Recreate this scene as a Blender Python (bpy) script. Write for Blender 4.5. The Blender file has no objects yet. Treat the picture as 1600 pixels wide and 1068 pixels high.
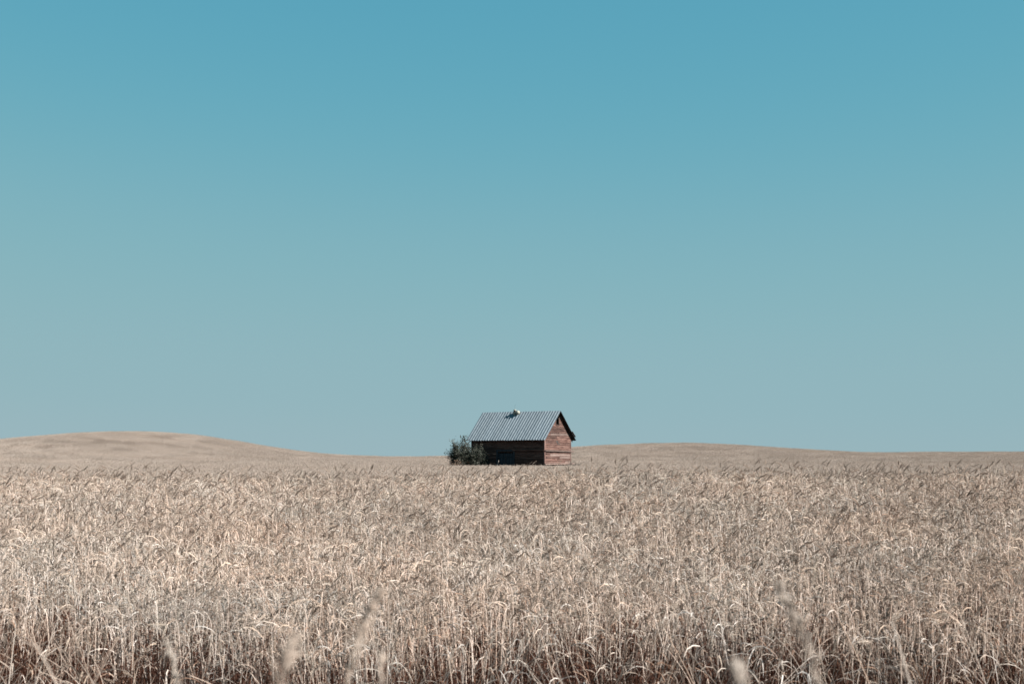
import bpy, bmesh, math, random
import numpy as np
from mathutils import Vector, Matrix

S = bpy.context.scene
COL = S.collection
R = math.radians
PI = math.pi
random.seed(7)

# ------------------------------------------------------------------ camera
cam_d = bpy.data.cameras.new('camera')
cam = bpy.data.objects.new('camera', cam_d)
COL.objects.link(cam)
cam.location = (0.0, 0.0, 1.70)
cam.rotation_euler = (R(90 + 4.63), 0.0, 0.0)
cam_d.sensor_width = 36.0
cam_d.lens = 50.0
cam_d.clip_start = 0.05
cam_d.clip_end = 9000.0
cam_d.dof.use_dof = True
cam_d.dof.focus_distance = 21.0
cam_d.dof.aperture_fstop = 4.5
S.camera = cam

# ------------------------------------------------------------------ sky, sun, exposure
SUN_EL, SUN_AZ = 40.0, 105.5            # azimuth clockwise from +Y
world = bpy.data.worlds.new('World')
S.world = world
world.use_nodes = True
wt = world.node_tree
bg = wt.nodes['Background']
sky = wt.nodes.new('ShaderNodeTexSky')
sky.sky_type = 'NISHITA'
sky.sun_disc = False
sky.sun_elevation = R(SUN_EL)
sky.sun_rotation = R(SUN_AZ)
sky.altitude = 0
sky.air_density = 1.0
sky.dust_density = 0.0
sky.ozone_density = 4.0
# colour balance of the photograph, channel by channel: Nishita value / 10 -> balanced value
SKY_CURVE = (
    [(0.0, 0.0), (0.137, 0.109), (0.27, 0.227), (0.627, 0.303), (1.0, 0.34)],
    [(0.0, 0.0), (0.16, 0.30), (0.242, 0.371), (0.431, 0.449), (0.706, 0.466), (1.0, 0.47)],
    [(0.0, 0.0), (0.30, 0.43), (0.428, 0.497), (0.60, 0.512), (1.0, 0.50)],
)
SKY_GAIN = 3.345
sep = wt.nodes.new('ShaderNodeSeparateColor')
comb = wt.nodes.new('ShaderNodeCombineColor')
wt.links.new(sky.outputs[0], sep.inputs[0])
for i in range(3):
    dv = wt.nodes.new('ShaderNodeMath'); dv.operation = 'MULTIPLY'; dv.inputs[1].default_value = 0.1
    cv = wt.nodes.new('ShaderNodeFloatCurve')
    cm = cv.mapping; cu = cm.curves[0]
    pts_ = SKY_CURVE[i]
    while len(cu.points) < len(pts_): cu.points.new(0.5, 0.5)
    for p_, q_ in zip(cu.points, pts_):
        p_.location = q_; p_.handle_type = 'VECTOR' if q_[0] in (0.0, 1.0) else 'AUTO_CLAMPED'
    cm.update()
    mu = wt.nodes.new('ShaderNodeMath'); mu.operation = 'MULTIPLY'; mu.inputs[1].default_value = SKY_GAIN
    wt.links.new(sep.outputs[i], dv.inputs[0])
    wt.links.new(dv.outputs[0], cv.inputs['Value'])
    wt.links.new(cv.outputs[0], mu.inputs[0])
    wt.links.new(mu.outputs[0], comb.inputs[i])
wt.links.new(comb.outputs[0], bg.inputs['Color'])
bg.inputs['Strength'].default_value = 0.08

sun_d = bpy.data.lights.new('sun', 'SUN')
sun_d.energy = 5.0
sun_d.angle = R(0.53)
sun_d.color = (1.0, 0.955, 0.90)
sun = bpy.data.objects.new('sun', sun_d)
COL.objects.link(sun)
az, el = R(SUN_AZ), R(SUN_EL)
sdir = Vector((math.sin(az) * math.cos(el), math.cos(az) * math.cos(el), math.sin(el)))
sun.rotation_euler = sdir.to_track_quat('Z', 'Y').to_euler()
sun.location = (60, -20, 60)

S.view_settings.view_transform = 'Standard'
S.view_settings.look = 'None'
S.view_settings.gamma = 1.0
S.view_settings.use_curve_mapping = False
S.view_settings.exposure = 1.90
S.render.engine = 'CYCLES'
S.cycles.use_denoising = True
S.cycles.denoiser = 'OPENIMAGEDENOISE'
S.cycles.denoising_input_passes = 'RGB_ALBEDO_NORMAL'
S.cycles.use_adaptive_sampling = False
S.cycles.max_bounces = 6
S.cycles.diffuse_bounces = 3
S.cycles.transparent_max_bounces = 4


# ------------------------------------------------------------------ helpers
def tag(o, label=None, cat=None, group=None, kind=None):
    if label: o['label'] = label
    if cat: o['category'] = cat
    if group: o['group'] = group
    if kind: o['kind'] = kind
    return o


def empty(name, loc=(0, 0, 0), rz=0.0, parent=None):
    o = bpy.data.objects.new(name, None)
    o.empty_display_size = 0.2
    COL.objects.link(o)
    o.location = loc
    o.rotation_euler = (0, 0, rz)
    o.parent = parent
    return o


class MB:
    """collects vertices, faces and a colour per vertex"""
    def __init__(self):
        self.v, self.f, self.c = [], [], []

    def add(self, vs, fs, col=(1, 1, 1)):
        b = len(self.v)
        self.v.extend([tuple(p) for p in vs])
        self.f.extend([tuple(b + i for i in f) for f in fs])
        self.c.extend([col] * len(vs))

    def hexa(self, p8, col=(1, 1, 1)):
        self.add(p8, [(0, 3, 2, 1), (4, 5, 6, 7), (0, 1, 5, 4), (1, 2, 6, 5), (2, 3, 7, 6), (3, 0, 4, 7)], col)

    def box(self, x0, x1, y0, y1, z0, z1, col=(1, 1, 1)):
        self.hexa([(x0, y0, z0), (x1, y0, z0), (x1, y1, z0), (x0, y1, z0),
                   (x0, y0, z1), (x1, y0, z1), (x1, y1, z1), (x0, y1, z1)], col)

    def tube(self, pts, rad, n=3, col=(1, 1, 1), close=False):
        pts = [Vector(p) for p in pts]
        m = len(pts)
        if not hasattr(rad, '__len__'): rad = [rad] * m
        vs, fs = [], []
        ref = Vector((0.31, 0.95, 0.05))
        for i, p in enumerate(pts):
            t = (pts[min(i + 1, m - 1)] - pts[max(i - 1, 0)])
            if t.length < 1e-9: t = Vector((0, 0, 1))
            t.normalize()
            a = t.cross(ref)
            if a.length < 0.05: a = t.cross(Vector((1, 0, 0)))
            a.normalize()
            b = t.cross(a)
            for k in range(n):
                w = 2 * PI * k / n
                vs.append(p + (a * math.cos(w) + b * math.sin(w)) * rad[i])
        for i in range(m - 1):
            for k in range(n):
                k2 = (k + 1) % n
                fs.append((i * n + k, i * n + k2, (i + 1) * n + k2, (i + 1) * n + k))
        if close:
            fs.append(tuple(reversed(range(n))))
            fs.append(tuple((m - 1) * n + k for k in range(n)))
        self.add(vs, fs, col)

    def ribbon(self, pts, width, side, col=(1, 1, 1)):
        """leaf blade along pts, side = vectors across it"""
        vs, fs = [], []
        for p, w, s in zip(pts, width, side):
            s = Vector(s)
            vs.append(Vector(p) - s * w * 0.5)
            vs.append(Vector(p) + s * w * 0.5)
        for i in range(len(pts) - 1):
            fs.append((2 * i, 2 * i + 1, 2 * i + 3, 2 * i + 2))
        self.add(vs, fs, col)

    def spike(self, p, d, ln, w, col=(1, 1, 1), n=4):
        """a grain-shaped bipyramid from p along d"""
        d = Vector(d).normalized()
        a = d.cross(Vector((0.3, 0.2, 0.9)))
        if a.length < 0.05: a = d.cross(Vector((1, 0, 0)))
        a.normalize()
        b = d.cross(a)
        p = Vector(p)
        m = p + d * ln * 0.42
        vs = [p] + [m + (a * math.cos(2 * PI * k / n) + b * math.sin(2 * PI * k / n)) * w * 0.5 for k in range(n)] + [p + d * ln]
        fs = []
        for k in range(n):
            k2 = (k + 1) % n
            fs.append((0, 1 + k2, 1 + k))
            fs.append((1 + k, 1 + k2, n + 1))
        self.add(vs, fs, col)

    def mesh(self, name, mat, smooth=False):
        me = bpy.data.meshes.new(name)
        me.from_pydata(self.v, [], self.f)
        ca = me.color_attributes.new('tint', 'FLOAT_COLOR', 'POINT')
        arr = np.ones((len(self.v), 4), dtype=np.float32)
        if self.v: arr[:, :3] = np.array(self.c, dtype=np.float32)
        ca.data.foreach_set('color', arr.ravel())
        if smooth:
            me.polygons.foreach_set('use_smooth', [True] * len(me.polygons))
        me.materials.append(mat)
        me.update()
        return me

    def build(self, name, mat, parent=None, smooth=False, link=True):
        o = bpy.data.objects.new(name, self.mesh(name, mat, smooth))
        if link: COL.objects.link(o)
        o.parent = parent
        return o


# ------------------------------------------------------------------ materials
def new_mat(name):
    m = bpy.data.materials.new(name)
    m.use_nodes = True
    nt = m.node_tree
    bsdf = nt.nodes['Principled BSDF']
    return m, nt, bsdf


def N(nt, t, **kw):
    n = nt.nodes.new(t)
    for k, v in kw.items(): setattr(n, k, v)
    return n


def straw_material(name, rough=0.65, trans=0.45, spec=0.2, var=0.30, nscale=0.55, stretch=(1, 1, 1), namp=(0.86, 1.12)):
    """dry plant: the tint of each vertex, varied from plant to plant, a little light coming through"""
    m, nt, b = new_mat(name)
    L = nt.links.new
    at = N(nt, 'ShaderNodeAttribute', attribute_name='tint')
    oi = N(nt, 'ShaderNodeObjectInfo')
    mr = N(nt, 'ShaderNodeMapRange')
    mr.inputs['To Min'].default_value = 1 - var
    mr.inputs['To Max'].default_value = 1 + var * 0.6
    L(oi.outputs['Random'], mr.inputs['Value'])
    # broad patches over the field: riper and greyer ground
    geo = N(nt, 'ShaderNodeNewGeometry')
    no = N(nt, 'ShaderNodeTexNoise')
    no.inputs['Scale'].default_value = nscale
    no.inputs['Detail'].default_value = 3
    mpn = N(nt, 'ShaderNodeMapping'); mpn.inputs['Scale'].default_value = stretch
    L(geo.outputs['Position'], mpn.inputs['Vector']); L(mpn.outputs[0], no.inputs['Vector'])
    mr2 = N(nt, 'ShaderNodeMapRange')
    mr2.inputs['From Min'].default_value = 0.3
    mr2.inputs['From Max'].default_value = 0.7
    mr2.inputs['To Min'].default_value = namp[0]
    mr2.inputs['To Max'].default_value = namp[1]
    L(no.outputs['Fac'], mr2.inputs['Value'])
    mul = N(nt, 'ShaderNodeMath', operation='MULTIPLY')
    L(mr.outputs[0], mul.inputs[0]); L(mr2.outputs[0], mul.inputs[1])
    vm = N(nt, 'ShaderNodeVectorMath', operation='SCALE')
    L(at.outputs['Color'], vm.inputs[0]); L(mul.outputs[0], vm.inputs['Scale'])
    n3 = N(nt, 'ShaderNodeTexNoise'); n3.inputs['Scale'].default_value = nscale * 1.7; n3.inputs['Detail'].default_value = 2
    off3 = N(nt, 'ShaderNodeVectorMath', operation='ADD'); off3.inputs[1].default_value = (31.0, 17.0, 5.0)
    L(mpn.outputs[0], off3.inputs[0]); L(off3.outputs[0], n3.inputs['Vector'])
    r3 = N(nt, 'ShaderNodeValToRGB')
    hs = (namp[1] - namp[0]) * 0.5
    r3.color_ramp.elements[0].position = 0.36; r3.color_ramp.elements[0].color = (1 + hs * 0.15, 1 - hs * 0.4, 1 - hs * 0.75, 1)
    r3.color_ramp.elements[1].position = 0.62; r3.color_ramp.elements[1].color = (1.0, 1 + hs * 0.12, 1 + hs * 0.2, 1)
    L(n3.outputs['Fac'], r3.inputs[0])
    vm0 = vm
    vm = N(nt, 'ShaderNodeVectorMath', operation='MULTIPLY')
    L(vm0.outputs[0], vm.inputs[0]); L(r3.outputs[0], vm.inputs[1])
    L(vm.outputs[0], b.inputs['Base Color'])
    b.inputs['Roughness'].default_value = rough
    b.inputs['Specular IOR Level'].default_value = spec
    if trans > 0:
        tr = N(nt, 'ShaderNodeBsdfTranslucent')
        L(vm.outputs[0], tr.inputs['Color'])
        mx = N(nt, 'ShaderNodeMixShader')
        mx.inputs[0].default_value = trans
        out = nt.nodes['Material Output']
        L(b.outputs[0], mx.inputs[1]); L(tr.outputs[0], mx.inputs[2]); L(mx.outputs[0], out.inputs['Surface'])
    return m


M_WHEAT = straw_material('wheat_straw', var=0.22)
M_CROP = straw_material('wheat_crop', var=0.03, nscale=0.08, stretch=(0.35, 1.0, 1.0), namp=(0.96, 1.03))
M_GRASS = straw_material('dry_grass', rough=0.6, var=0.25)
M_PLUME = straw_material('pale_plume', rough=0.7, trans=0.4, var=0.08)
M_LEAF = straw_material('bush_leaf', rough=0.6, trans=0.15, var=0.0)


def wood_material(name, c1, c2, cdark, along='X', rough=0.85, blue=0.0):
    m, nt, b = new_mat(name)
    L = nt.links.new
    tc = N(nt, 'ShaderNodeTexCoord')
    oi = N(nt, 'ShaderNodeObjectInfo')
    mp = N(nt, 'ShaderNodeMapping')
    mp.inputs['Scale'].default_value = {'X': (1.2, 9, 22), 'Z': (22, 9, 1.2)}[along]
    L(tc.outputs['Object'], mp.inputs['Vector'])
    off = N(nt, 'ShaderNodeVectorMath', operation='ADD')
    sc = N(nt, 'ShaderNodeMath', operation='MULTIPLY'); sc.inputs[1].default_value = 57.0
    L(oi.outputs['Random'], sc.inputs[0])
    L(mp.outputs[0], off.inputs[0]); L(sc.outputs[0], off.inputs[1])
    n1 = N(nt, 'ShaderNodeTexNoise'); n1.inputs['Scale'].default_value = 1.0; n1.inputs['Detail'].default_value = 6; n1.inputs['Roughness'].default_value = 0.65
    L(off.outputs[0], n1.inputs['Vector'])
    ramp = N(nt, 'ShaderNodeValToRGB')
    e = ramp.color_ramp.elements
    e[0].position = 0.36; e[0].color = (*cdark, 1)
    e[1].position = 0.64; e[1].color = (*c2, 1)
    x = e.new(0.48); x.color = (*c1, 1)
    L(n1.outputs['Fac'], ramp.inputs[0])
    mr = N(nt, 'ShaderNodeMapRange')
    mr.inputs['To Min'].default_value = 0.55; mr.inputs['To Max'].default_value = 1.3
    L(oi.outputs['Random'], mr.inputs['Value'])
    vm = N(nt, 'ShaderNodeVectorMath', operation='SCALE')
    L(ramp.outputs[0], vm.inputs[0]); L(mr.outputs[0], vm.inputs['Scale'])
    L(vm.outputs[0], b.inputs['Base Color'])
    b.inputs['Roughness'].default_value = rough
    b.inputs['Specular IOR Level'].default_value = 0.2
    bp = N(nt, 'ShaderNodeBump'); bp.inputs['Strength'].default_value = 0.5; bp.inputs['Distance'].default_value = 0.01
    L(n1.outputs['Fac'], bp.inputs['Height']); L(bp.outputs[0], b.inputs['Normal'])
    return m


M_BOARD = wood_material('weathered_red_board', (0.056, 0.027, 0.0205), (0.112, 0.070, 0.057), (0.016, 0.0075, 0.006))
M_BOARDV = wood_material('weathered_red_post', (0.070, 0.038, 0.032), (0.115, 0.075, 0.064), (0.026, 0.013, 0.011), along='Z')
M_PALE = wood_material('bleached_board', (0.115, 0.078, 0.066), (0.165, 0.125, 0.11), (0.055, 0.034, 0.029))
M_DARKW = wood_material('dark_timber', (0.022, 0.017, 0.015), (0.038, 0.03, 0.025), (0.01, 0.008, 0.007))  # also paints the shade of roof underside, loft reveal and loose sheet
M_DOOR = wood_material('faded_blue_door', (0.022, 0.028, 0.035), (0.036, 0.044, 0.053), (0.010, 0.012, 0.016), along='Z')
M_STAKE = wood_material('bleached_stake', (0.28, 0.25, 0.22), (0.34, 0.31, 0.27), (0.17, 0.15, 0.13), along='Z')


def metal_material(name, c1, c2, metallic=0.75, rough=0.42):
    m, nt, b = new_mat(name)
    L = nt.links.new
    tc = N(nt, 'ShaderNodeTexCoord')
    n1 = N(nt, 'ShaderNodeTexNoise'); n1.inputs['Scale'].default_value = 2.2; n1.inputs['Detail'].default_value = 6
    L(tc.outputs['Object'], n1.inputs['Vector'])
    ramp = N(nt, 'ShaderNodeValToRGB')
    e = ramp.color_ramp.elements
    e[0].position = 0.35; e[0].color = (*c1, 1)
    e[1].position = 0.65; e[1].color = (*c2, 1)
    L(n1.outputs['Fac'], ramp.inputs[0])
    oi = N(nt, 'ShaderNodeObjectInfo')
    mr = N(nt, 'ShaderNodeMapRange'); mr.inputs['To Min'].default_value = 0.9; mr.inputs['To Max'].default_value = 1.08
    L(oi.outputs['Random'], mr.inputs['Value'])
    vm = N(nt, 'ShaderNodeVectorMath', operation='SCALE')
    L(ramp.outputs[0], vm.inputs[0]); L(mr.outputs[0], vm.inputs['Scale'])
    L(vm.outputs[0], b.inputs['Base Color'])
    b.inputs['Metallic'].default_value = metallic
    b.inputs['Roughness'].default_value = rough
    return m


M_ROOF = metal_material('galvanised_sheet', (0.088, 0.113, 0.132), (0.124, 0.150, 0.168), metallic=0.10, rough=0.6)
M_VENT = metal_material('cream_painted_tin', (0.135, 0.137, 0.112), (0.175, 0.177, 0.148), metallic=0.0, rough=0.6)
M_SLOT, _nt, _b = new_mat('shade_and_handle_black')  # black for the shade in holes and vent slot, and for handles
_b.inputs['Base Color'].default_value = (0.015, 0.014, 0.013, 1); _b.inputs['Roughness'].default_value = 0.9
M_BARK, _nt, _b = new_mat('grey_bark')
_b.inputs['Base Color'].default_value = (0.06, 0.05, 0.045, 1); _b.inputs['Roughness'].default_value = 0.9

m, nt, b = new_mat('field_soil')
tc = N(nt, 'ShaderNodeTexCoord')
n1 = N(nt, 'ShaderNodeTexNoise'); n1.inputs['Scale'].default_value = 9.0; n1.inputs['Detail'].default_value = 8
n2 = N(nt, 'ShaderNodeTexNoise'); n2.inputs['Scale'].default_value = 0.4; n2.inputs['Detail'].default_value = 4
nt.links.new(tc.outputs['Object'], n1.inputs['Vector']); nt.links.new(tc.outputs['Object'], n2.inputs['Vector'])
mx = N(nt, 'ShaderNodeMath', operation='ADD'); nt.links.new(n1.outputs['Fac'], mx.inputs[0]); nt.links.new(n2.outputs['Fac'], mx.inputs[1])
rp = N(nt, 'ShaderNodeValToRGB')
rp.color_ramp.elements[0].position = 0.40; rp.color_ramp.elements[0].color = (0.045, 0.025, 0.018, 1)
rp.color_ramp.elements[1].position = 0.62; rp.color_ramp.elements[1].color = (0.11, 0.07, 0.05, 1)
hf = N(nt, 'ShaderNodeMath', operation='MULTIPLY'); hf.inputs[1].default_value = 0.5
nt.links.new(mx.outputs[0], hf.inputs[0]); nt.links.new(hf.outputs[0], rp.inputs[0])
nt.links.new(rp.outputs[0], b.inputs['Base Color']); b.inputs['Roughness'].default_value = 0.95
M_SOIL = m


# ------------------------------------------------------------------ ground
_BY = [-200, -60, 0, 5, 8, 12.5, 17.2, 19.0, 24, 38, 60, 126, 180, 230, 300, 400, 600, 1500, 6000]
_BZ = [-2, -0.4, 0, -0.05, -0.12, 0.22, 0.63, 0.63, 0.27, 0.0, 0.10, 0.10, 0.42, 0.80, 0.85, -1.0, -6, -10, -20]
_RX = [-60, -15, 0, 13, 30, 42, 54, 62, 69, 85, 108, 160, 400]
_RH = [0, 0, 1.1, 2.35, 3.0, 2.9, 2.1, 1.3, 0.95, 1.05, 1.3, 1.3, 0.5]


def ground_z(x, y):
    x = np.asarray(x, dtype=float); y = np.asarray(y, dtype=float)
    z = np.zeros(np.broadcast(x, y).shape)
    ks = (-1, -0.5, 0, 0.5, 1)
    for k in ks:
        z = z + np.interp(y + k * (0.6 + 0.07 * np.abs(y)), _BY, _BZ) / len(ks)
    z = z + 0.007 * np.clip(x, -14, 14) * np.exp(-((y - 18) / 11.0) ** 2)
    hl = 4.45 * np.exp(-(((x + 62) / np.where(x < -62, 30.0, 21.0)) ** 2))
    z = z + hl * np.exp(-((y - 240) / 60.0) ** 2)
    hr = np.zeros_like(z)
    for k in (-6, -3, 0, 3, 6):
        hr = hr + np.interp(x + k, _RX, _RH) / 5
    z = z + hr * np.exp(-((y - 300) / 70.0) ** 2)
    z = z + 0.035 * np.sin(x * 0.9 + 1.3 * np.sin(y * 0.35)) * np.exp(-(y / 40.0) ** 2)
    z = z + 0.10 * np.sin(x * 0.13 + 0.7) * np.sin(y * 0.085) * np.clip((np.abs(y) - 25) / 40, 0, 1)
    return z


def gz(x, y):
    return float(ground_z(x, y))


def make_ground():
    def axis(segs):
        out = []
        for a, b_, st in segs:
            out += list(np.arange(a, b_, st))
        return np.array(out + [segs[-1][1]])
    ys = axis([(-200, -20, 20), (-20, 30, 0.6), (30, 90, 2), (90, 420, 4), (420, 700, 20), (700, 6000, 300)])
    half = axis([(0, 16, 0.8), (16, 60, 2.2), (60, 240, 5), (240, 700, 40), (700, 5000, 400)])
    xs = np.concatenate([-half[:0:-1], half])
    X, Y = np.meshgrid(xs, ys)
    Z = ground_z(X, Y)
    vs = np.stack([X.ravel(), Y.ravel(), Z.ravel()], 1)
    nx, ny = len(xs), len(ys)
    fs = [(j * nx + i, j * nx + i + 1, (j + 1) * nx + i + 1, (j + 1) * nx + i) for j in range(ny - 1) for i in range(nx - 1)]
    me = bpy.data.meshes.new('ground')
    me.from_pydata(vs.tolist(), [], fs)
    me.polygons.foreach_set('use_smooth', [True] * len(fs))
    me.materials.append(M_SOIL)
    o = bpy.data.objects.new('ground', me)
    COL.objects.link(o)
    tag(o, 'brown soil of the field rising gently into two low hills', 'ground', kind='structure')


make_ground()

# ------------------------------------------------------------------ barn
BX, BY_ = 0.80, 126.0
BL, BW = 7.65, 4.28                     # length, gable width
OG, OE = 0.32, 0.41                     # overhang at gable, at eave
HW = 3.55                               # wall top where the roof plane crosses it
HR = HW + BW / 2                        # ridge, 45 degree roof
barn = empty('barn', (BX, BY_, gz(BX, BY_) - 0.05), R(-33.9))
tag(barn, 'small weathered red board barn with a corrugated metal roof standing alone in the wheat', 'barn')
hx, hy = BL / 2, BW / 2
rb = random.Random(11)


def board_obj(parent, axis, face, s0b, s1b, s0t, s1t, z0, z1, mat, proud=0.0, name='board', thick=0.028):
    """one clapboard on a wall: axis 'x' = along x on face y, 'y' = along y on face x; lower edge stands proud"""
    mb = MB()
    lo, hi = 0.028 + proud, 0.004 + proud
    sg = 1 if face > 0 else -1
    cs, cz = (s0b + s1b) / 2, (z0 + z1) / 2

    def P(s, off, z):
        d = face + sg * off
        return (s, d, z) if axis == 'x' else (d, s, z)
    pts = [P(s0b, lo - thick, z0), P(s1b, lo - thick, z0), P(s1b, lo, z0), P(s0b, lo, z0),
           P(s0t, hi - thick, z1), P(s1t, hi - thick, z1), P(s1t, hi, z1), P(s0t, hi, z1)]
    if axis == 'x':
        origin = Vector((cs, face, cz))
    else:
        origin = Vector((face, cs, cz))
    loc = [Vector(p) - origin for p in pts]
    if axis == 'y':                      # board's own long axis becomes its local x
        loc = [Vector((p.y, -p.x, p.z)) for p in loc]
    mb.hexa(loc)
    o = mb.build(name, mat, parent)
    o.location = origin
    if axis == 'y': o.rotation_euler = (0, 0, PI / 2)
    o.rotation_euler.rotate_axis('Y', rb.uniform(-0.0035, 0.0035)) if abs(s1b - s0b) > 1.0 else None
    return o


def fix_normals(o):
    bm = bmesh.new(); bm.from_mesh(o.data)
    bmesh.ops.recalc_face_normals(bm, faces=bm.faces)
    bm.to_mesh(o.data); bm.free()


def half_at(z):
    return hy if z <= HW else max(0.0, HR - z)


def row_edges(z0, z1, st):
    out, z = [], z0
    while z < z1 - 0.06:
        h = st * rb.uniform(0.90, 1.12)
        out.append((z, min(z + h, z1)))
        z += h
    return out


def gable(xface, name, opening):
    mb = MB()                            # frame: studs and plates just inside the boards
    sg = 1 if xface > 0 else -1
    i0, i1 = sorted((xface - sg * 0.035, xface - sg * 0.13))
    for k in range(5):
        y = -hy + 0.08 + k * (BW - 0.16) / 4
        top = opening[2] - 0.06 if (opening and k == 2) else HR - abs(y) - 0.12
        mb.box(i0, i1, y - 0.045, y + 0.045, 0.0, top)
    o = mb.build(name, M_DARKW, barn)
    for (z0, z1) in row_edges(0.0, HR - 0.10, 0.195):
        a0, a1 = half_at(z0), half_at(z1)
        segs = [(-a0, a0, -a1, a1)]
        if opening and z0 > opening[2] - 0.1 and z1 < opening[3] + 0.12:
            segs = [(-a0, opening[0], -a1, opening[0]), (opening[1], a0, opening[1], a1)]
        elif rb.random() < 0.62 and a1 > 1.0:
            s = rb.choice([-0.75, -0.1, 0.15, 0.72]) * min(a1, 1.6) + rb.uniform(-0.06, 0.06)
            segs = [(-a0, s - 0.006, -a1, s - 0.006), (s + 0.006, a0, s + 0.006, a1)]
        for (b0, b1, t0, t1) in segs:
            if b1 - b0 < 0.12: continue
            if t1 - t0 < 0.02: t0, t1 = (b0 + b1) / 2 - 0.01, (b0 + b1) / 2 + 0.01
            mat = M_PALE if rb.random() < 0.07 else M_BOARD
            o2 = board_obj(o, 'y', xface, b0, b1, t0, t1, z0, z1 - rb.uniform(0.004, 0.014), mat)
            fix_normals(o2)
    return o


def long_wall(yface, name, door):
    mb = MB()
    sg = 1 if yface > 0 else -1
    i0, i1 = sorted((yface - sg * 0.035, yface - sg * 0.13))
    for k in range(9):
        x = -hx + 0.2 + k * (BL - 0.4) / 8
        mb.box(x - 0.045, x + 0.045, i0, i1, 0.0, HW - 0.10)
    o = mb.build(name, M_DARKW, barn)
    for (z0, z1) in row_edges(0.0, HW - 0.02, 0.195):
        if door and z0 < door[2]:
            segs = [(-hx, door[0]), (door[1], hx)]
        else:
            segs = [(-hx, hx)]
        out = []
        for a, b_ in segs:
            n = max(1, int(round((b_ - a) / 3.2)))
            cuts = [a] + sorted(a + (b_ - a) * (k + rb.uniform(-0.15, 0.15)) / n for k in range(1, n)) + [b_]
            out += [(cuts[i] + 0.005, cuts[i + 1] - 0.005) for i in range(n)]
        for a, b_ in out:
            mat = M_PALE if rb.random() < 0.03 else M_BOARD
            o2 = board_obj(o, 'x', yface, a, b_, a, b_, z0, z1 - rb.uniform(0.004, 0.014), mat)
            fix_normals(o2)
    return o


DOOR = (-1.0, 0.64, 2.1)
gable(hx, 'gable_wall', (-0.26, 0.14, HR - 1.20, HR - 0.52))
gable(-hx, 'gable_wall', None)
long_wall(-hy, 'long_wall', DOOR)
long_wall(hy, 'long_wall', None)

# corner boards
for sx in (-1, 1):
    for sy in (-1, 1):
        mb = MB()
        x0, x1 = sorted((sx * (hx + 0.034), sx * (hx - 0.10)))
        y0, y1 = sorted((sy * (hy + 0.034), sy * (hy + 0.002)))
        mb.box(x0, x1, y0, y1, 0, HW - 0.05)
        x0, x1 = sorted((sx * (hx + 0.034), sx * (hx + 0.002)))
        y0, y1 = sorted((sy * (hy + 0.001), sy * (hy - 0.10)))
        mb.box(x0, x1, y0, y1, 0, HW - 0.05)
        mb.build('corner_board', M_BOARDV, barn)

# ledge battens that wrap round the walls and poke past the far corner
for zc in (1.14, 2.24):
    mb = MB(); mb.box(-0.045, 0.045, -hy - 0.05, hy + 0.42, -0.05, 0.05)
    o = mb.build('ledge_batten', M_PALE, barn); o.location = (hx + 0.085, 0, zc); o.rotation_euler = (R(-1.0 if zc > 2 else 0.4), 0, 0)
mb = MB(); mb.box(0, hx - DOOR[1] + 0.10, -0.045, 0.045, -0.05, 0.05)
o = mb.build('ledge_batten', M_BOARD, barn); o.location = (DOOR[1] - 0.05, -hy - 0.085, 2.30)

# loft opening: reveal and sill, coloured dark to give the shade inside
mb = MB()
zo0, zo1, yo0, yo1 = HR - 1.20, HR - 0.50, -0.26, 0.14
mb.box(hx - 0.16, hx + 0.03, yo0 - 0.05, yo0, zo0, zo1 + 0.1)
mb.box(hx - 0.16, hx + 0.03, yo1, yo1 + 0.05, zo0, zo1)
mb.box(hx - 0.16, hx + 0.06, yo0 - 0.07, yo1 + 0.07, zo0 - 0.05, zo0 - 0.002)
lo = mb.build('loft_opening', M_DARKW, barn)
# black slabs on the gable boards, painting the shade inside broken holes
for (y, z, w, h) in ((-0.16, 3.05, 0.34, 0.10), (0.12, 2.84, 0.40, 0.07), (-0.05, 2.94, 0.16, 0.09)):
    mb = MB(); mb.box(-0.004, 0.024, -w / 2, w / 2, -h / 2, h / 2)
    o = mb.build('hole_shade', M_SLOT, barn); o.location = (hx + 0.003, y, z)

# double door in the shaded wall
dw = (DOOR[1] - DOOR[0]) / 2
for k in range(2):
    x0 = DOOR[0] + k * dw + 0.02
    leaf = empty('door', (x0, -hy - 0.005, 0.0), R(0.0 if k == 0 else -3.0), barn)
    nb = 5
    for j in range(nb):
        w = (dw - 0.04) / nb
        mb = MB(); mb.box(-w / 2 + 0.004, w / 2 - 0.004, -0.018, 0.018, -0.98, 0.98)
        p = mb.build('door_plank', M_DOOR, leaf); p.location = ((j + 0.5) * w, 0, 1.06 + rb.uniform(-0.01, 0.01))
    for zc in (0.45, 1.72):
        mb = MB(); mb.box(0.03, dw - 0.07, -0.042, -0.0185, -0.06, 0.06)
        p = mb.build('door_brace', M_DOOR, leaf); p.location = (0, 0, zc)
    mb = MB()
    mb.tube([(0, 0, -0.12), (0, -0.05, -0.10), (0, -0.05, 0.10), (0, 0, 0.12)], 0.012, 5, close=True)
    p = mb.build('handle', M_SLOT, leaf); p.location = ((dw - 0.16) if k == 0 else 0.12, -0.045, 1.1)
mb = MB()
mb.box(DOOR[1] + 0.001, DOOR[1] + 0.13, -hy - 0.07, -hy + 0.02, 0, 2.22)
mb.box(DOOR[0] - 0.13, DOOR[0] - 0.001, -hy - 0.07, -hy + 0.02, 0, 2.22)
mb.box(DOOR[0] - 0.15, DOOR[1] + 0.15, -hy - 0.075, -hy + 0.022, 2.222, 2.34)
mb.build('door_frame', M_DOOR, barn)
mb = MB(); mb.box(-hx + 0.02, hx - 0.02, -hy + 0.14, hy - 0.14, -0.10, 0.10)
mb.build('floor', M_DARKW, barn)

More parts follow.
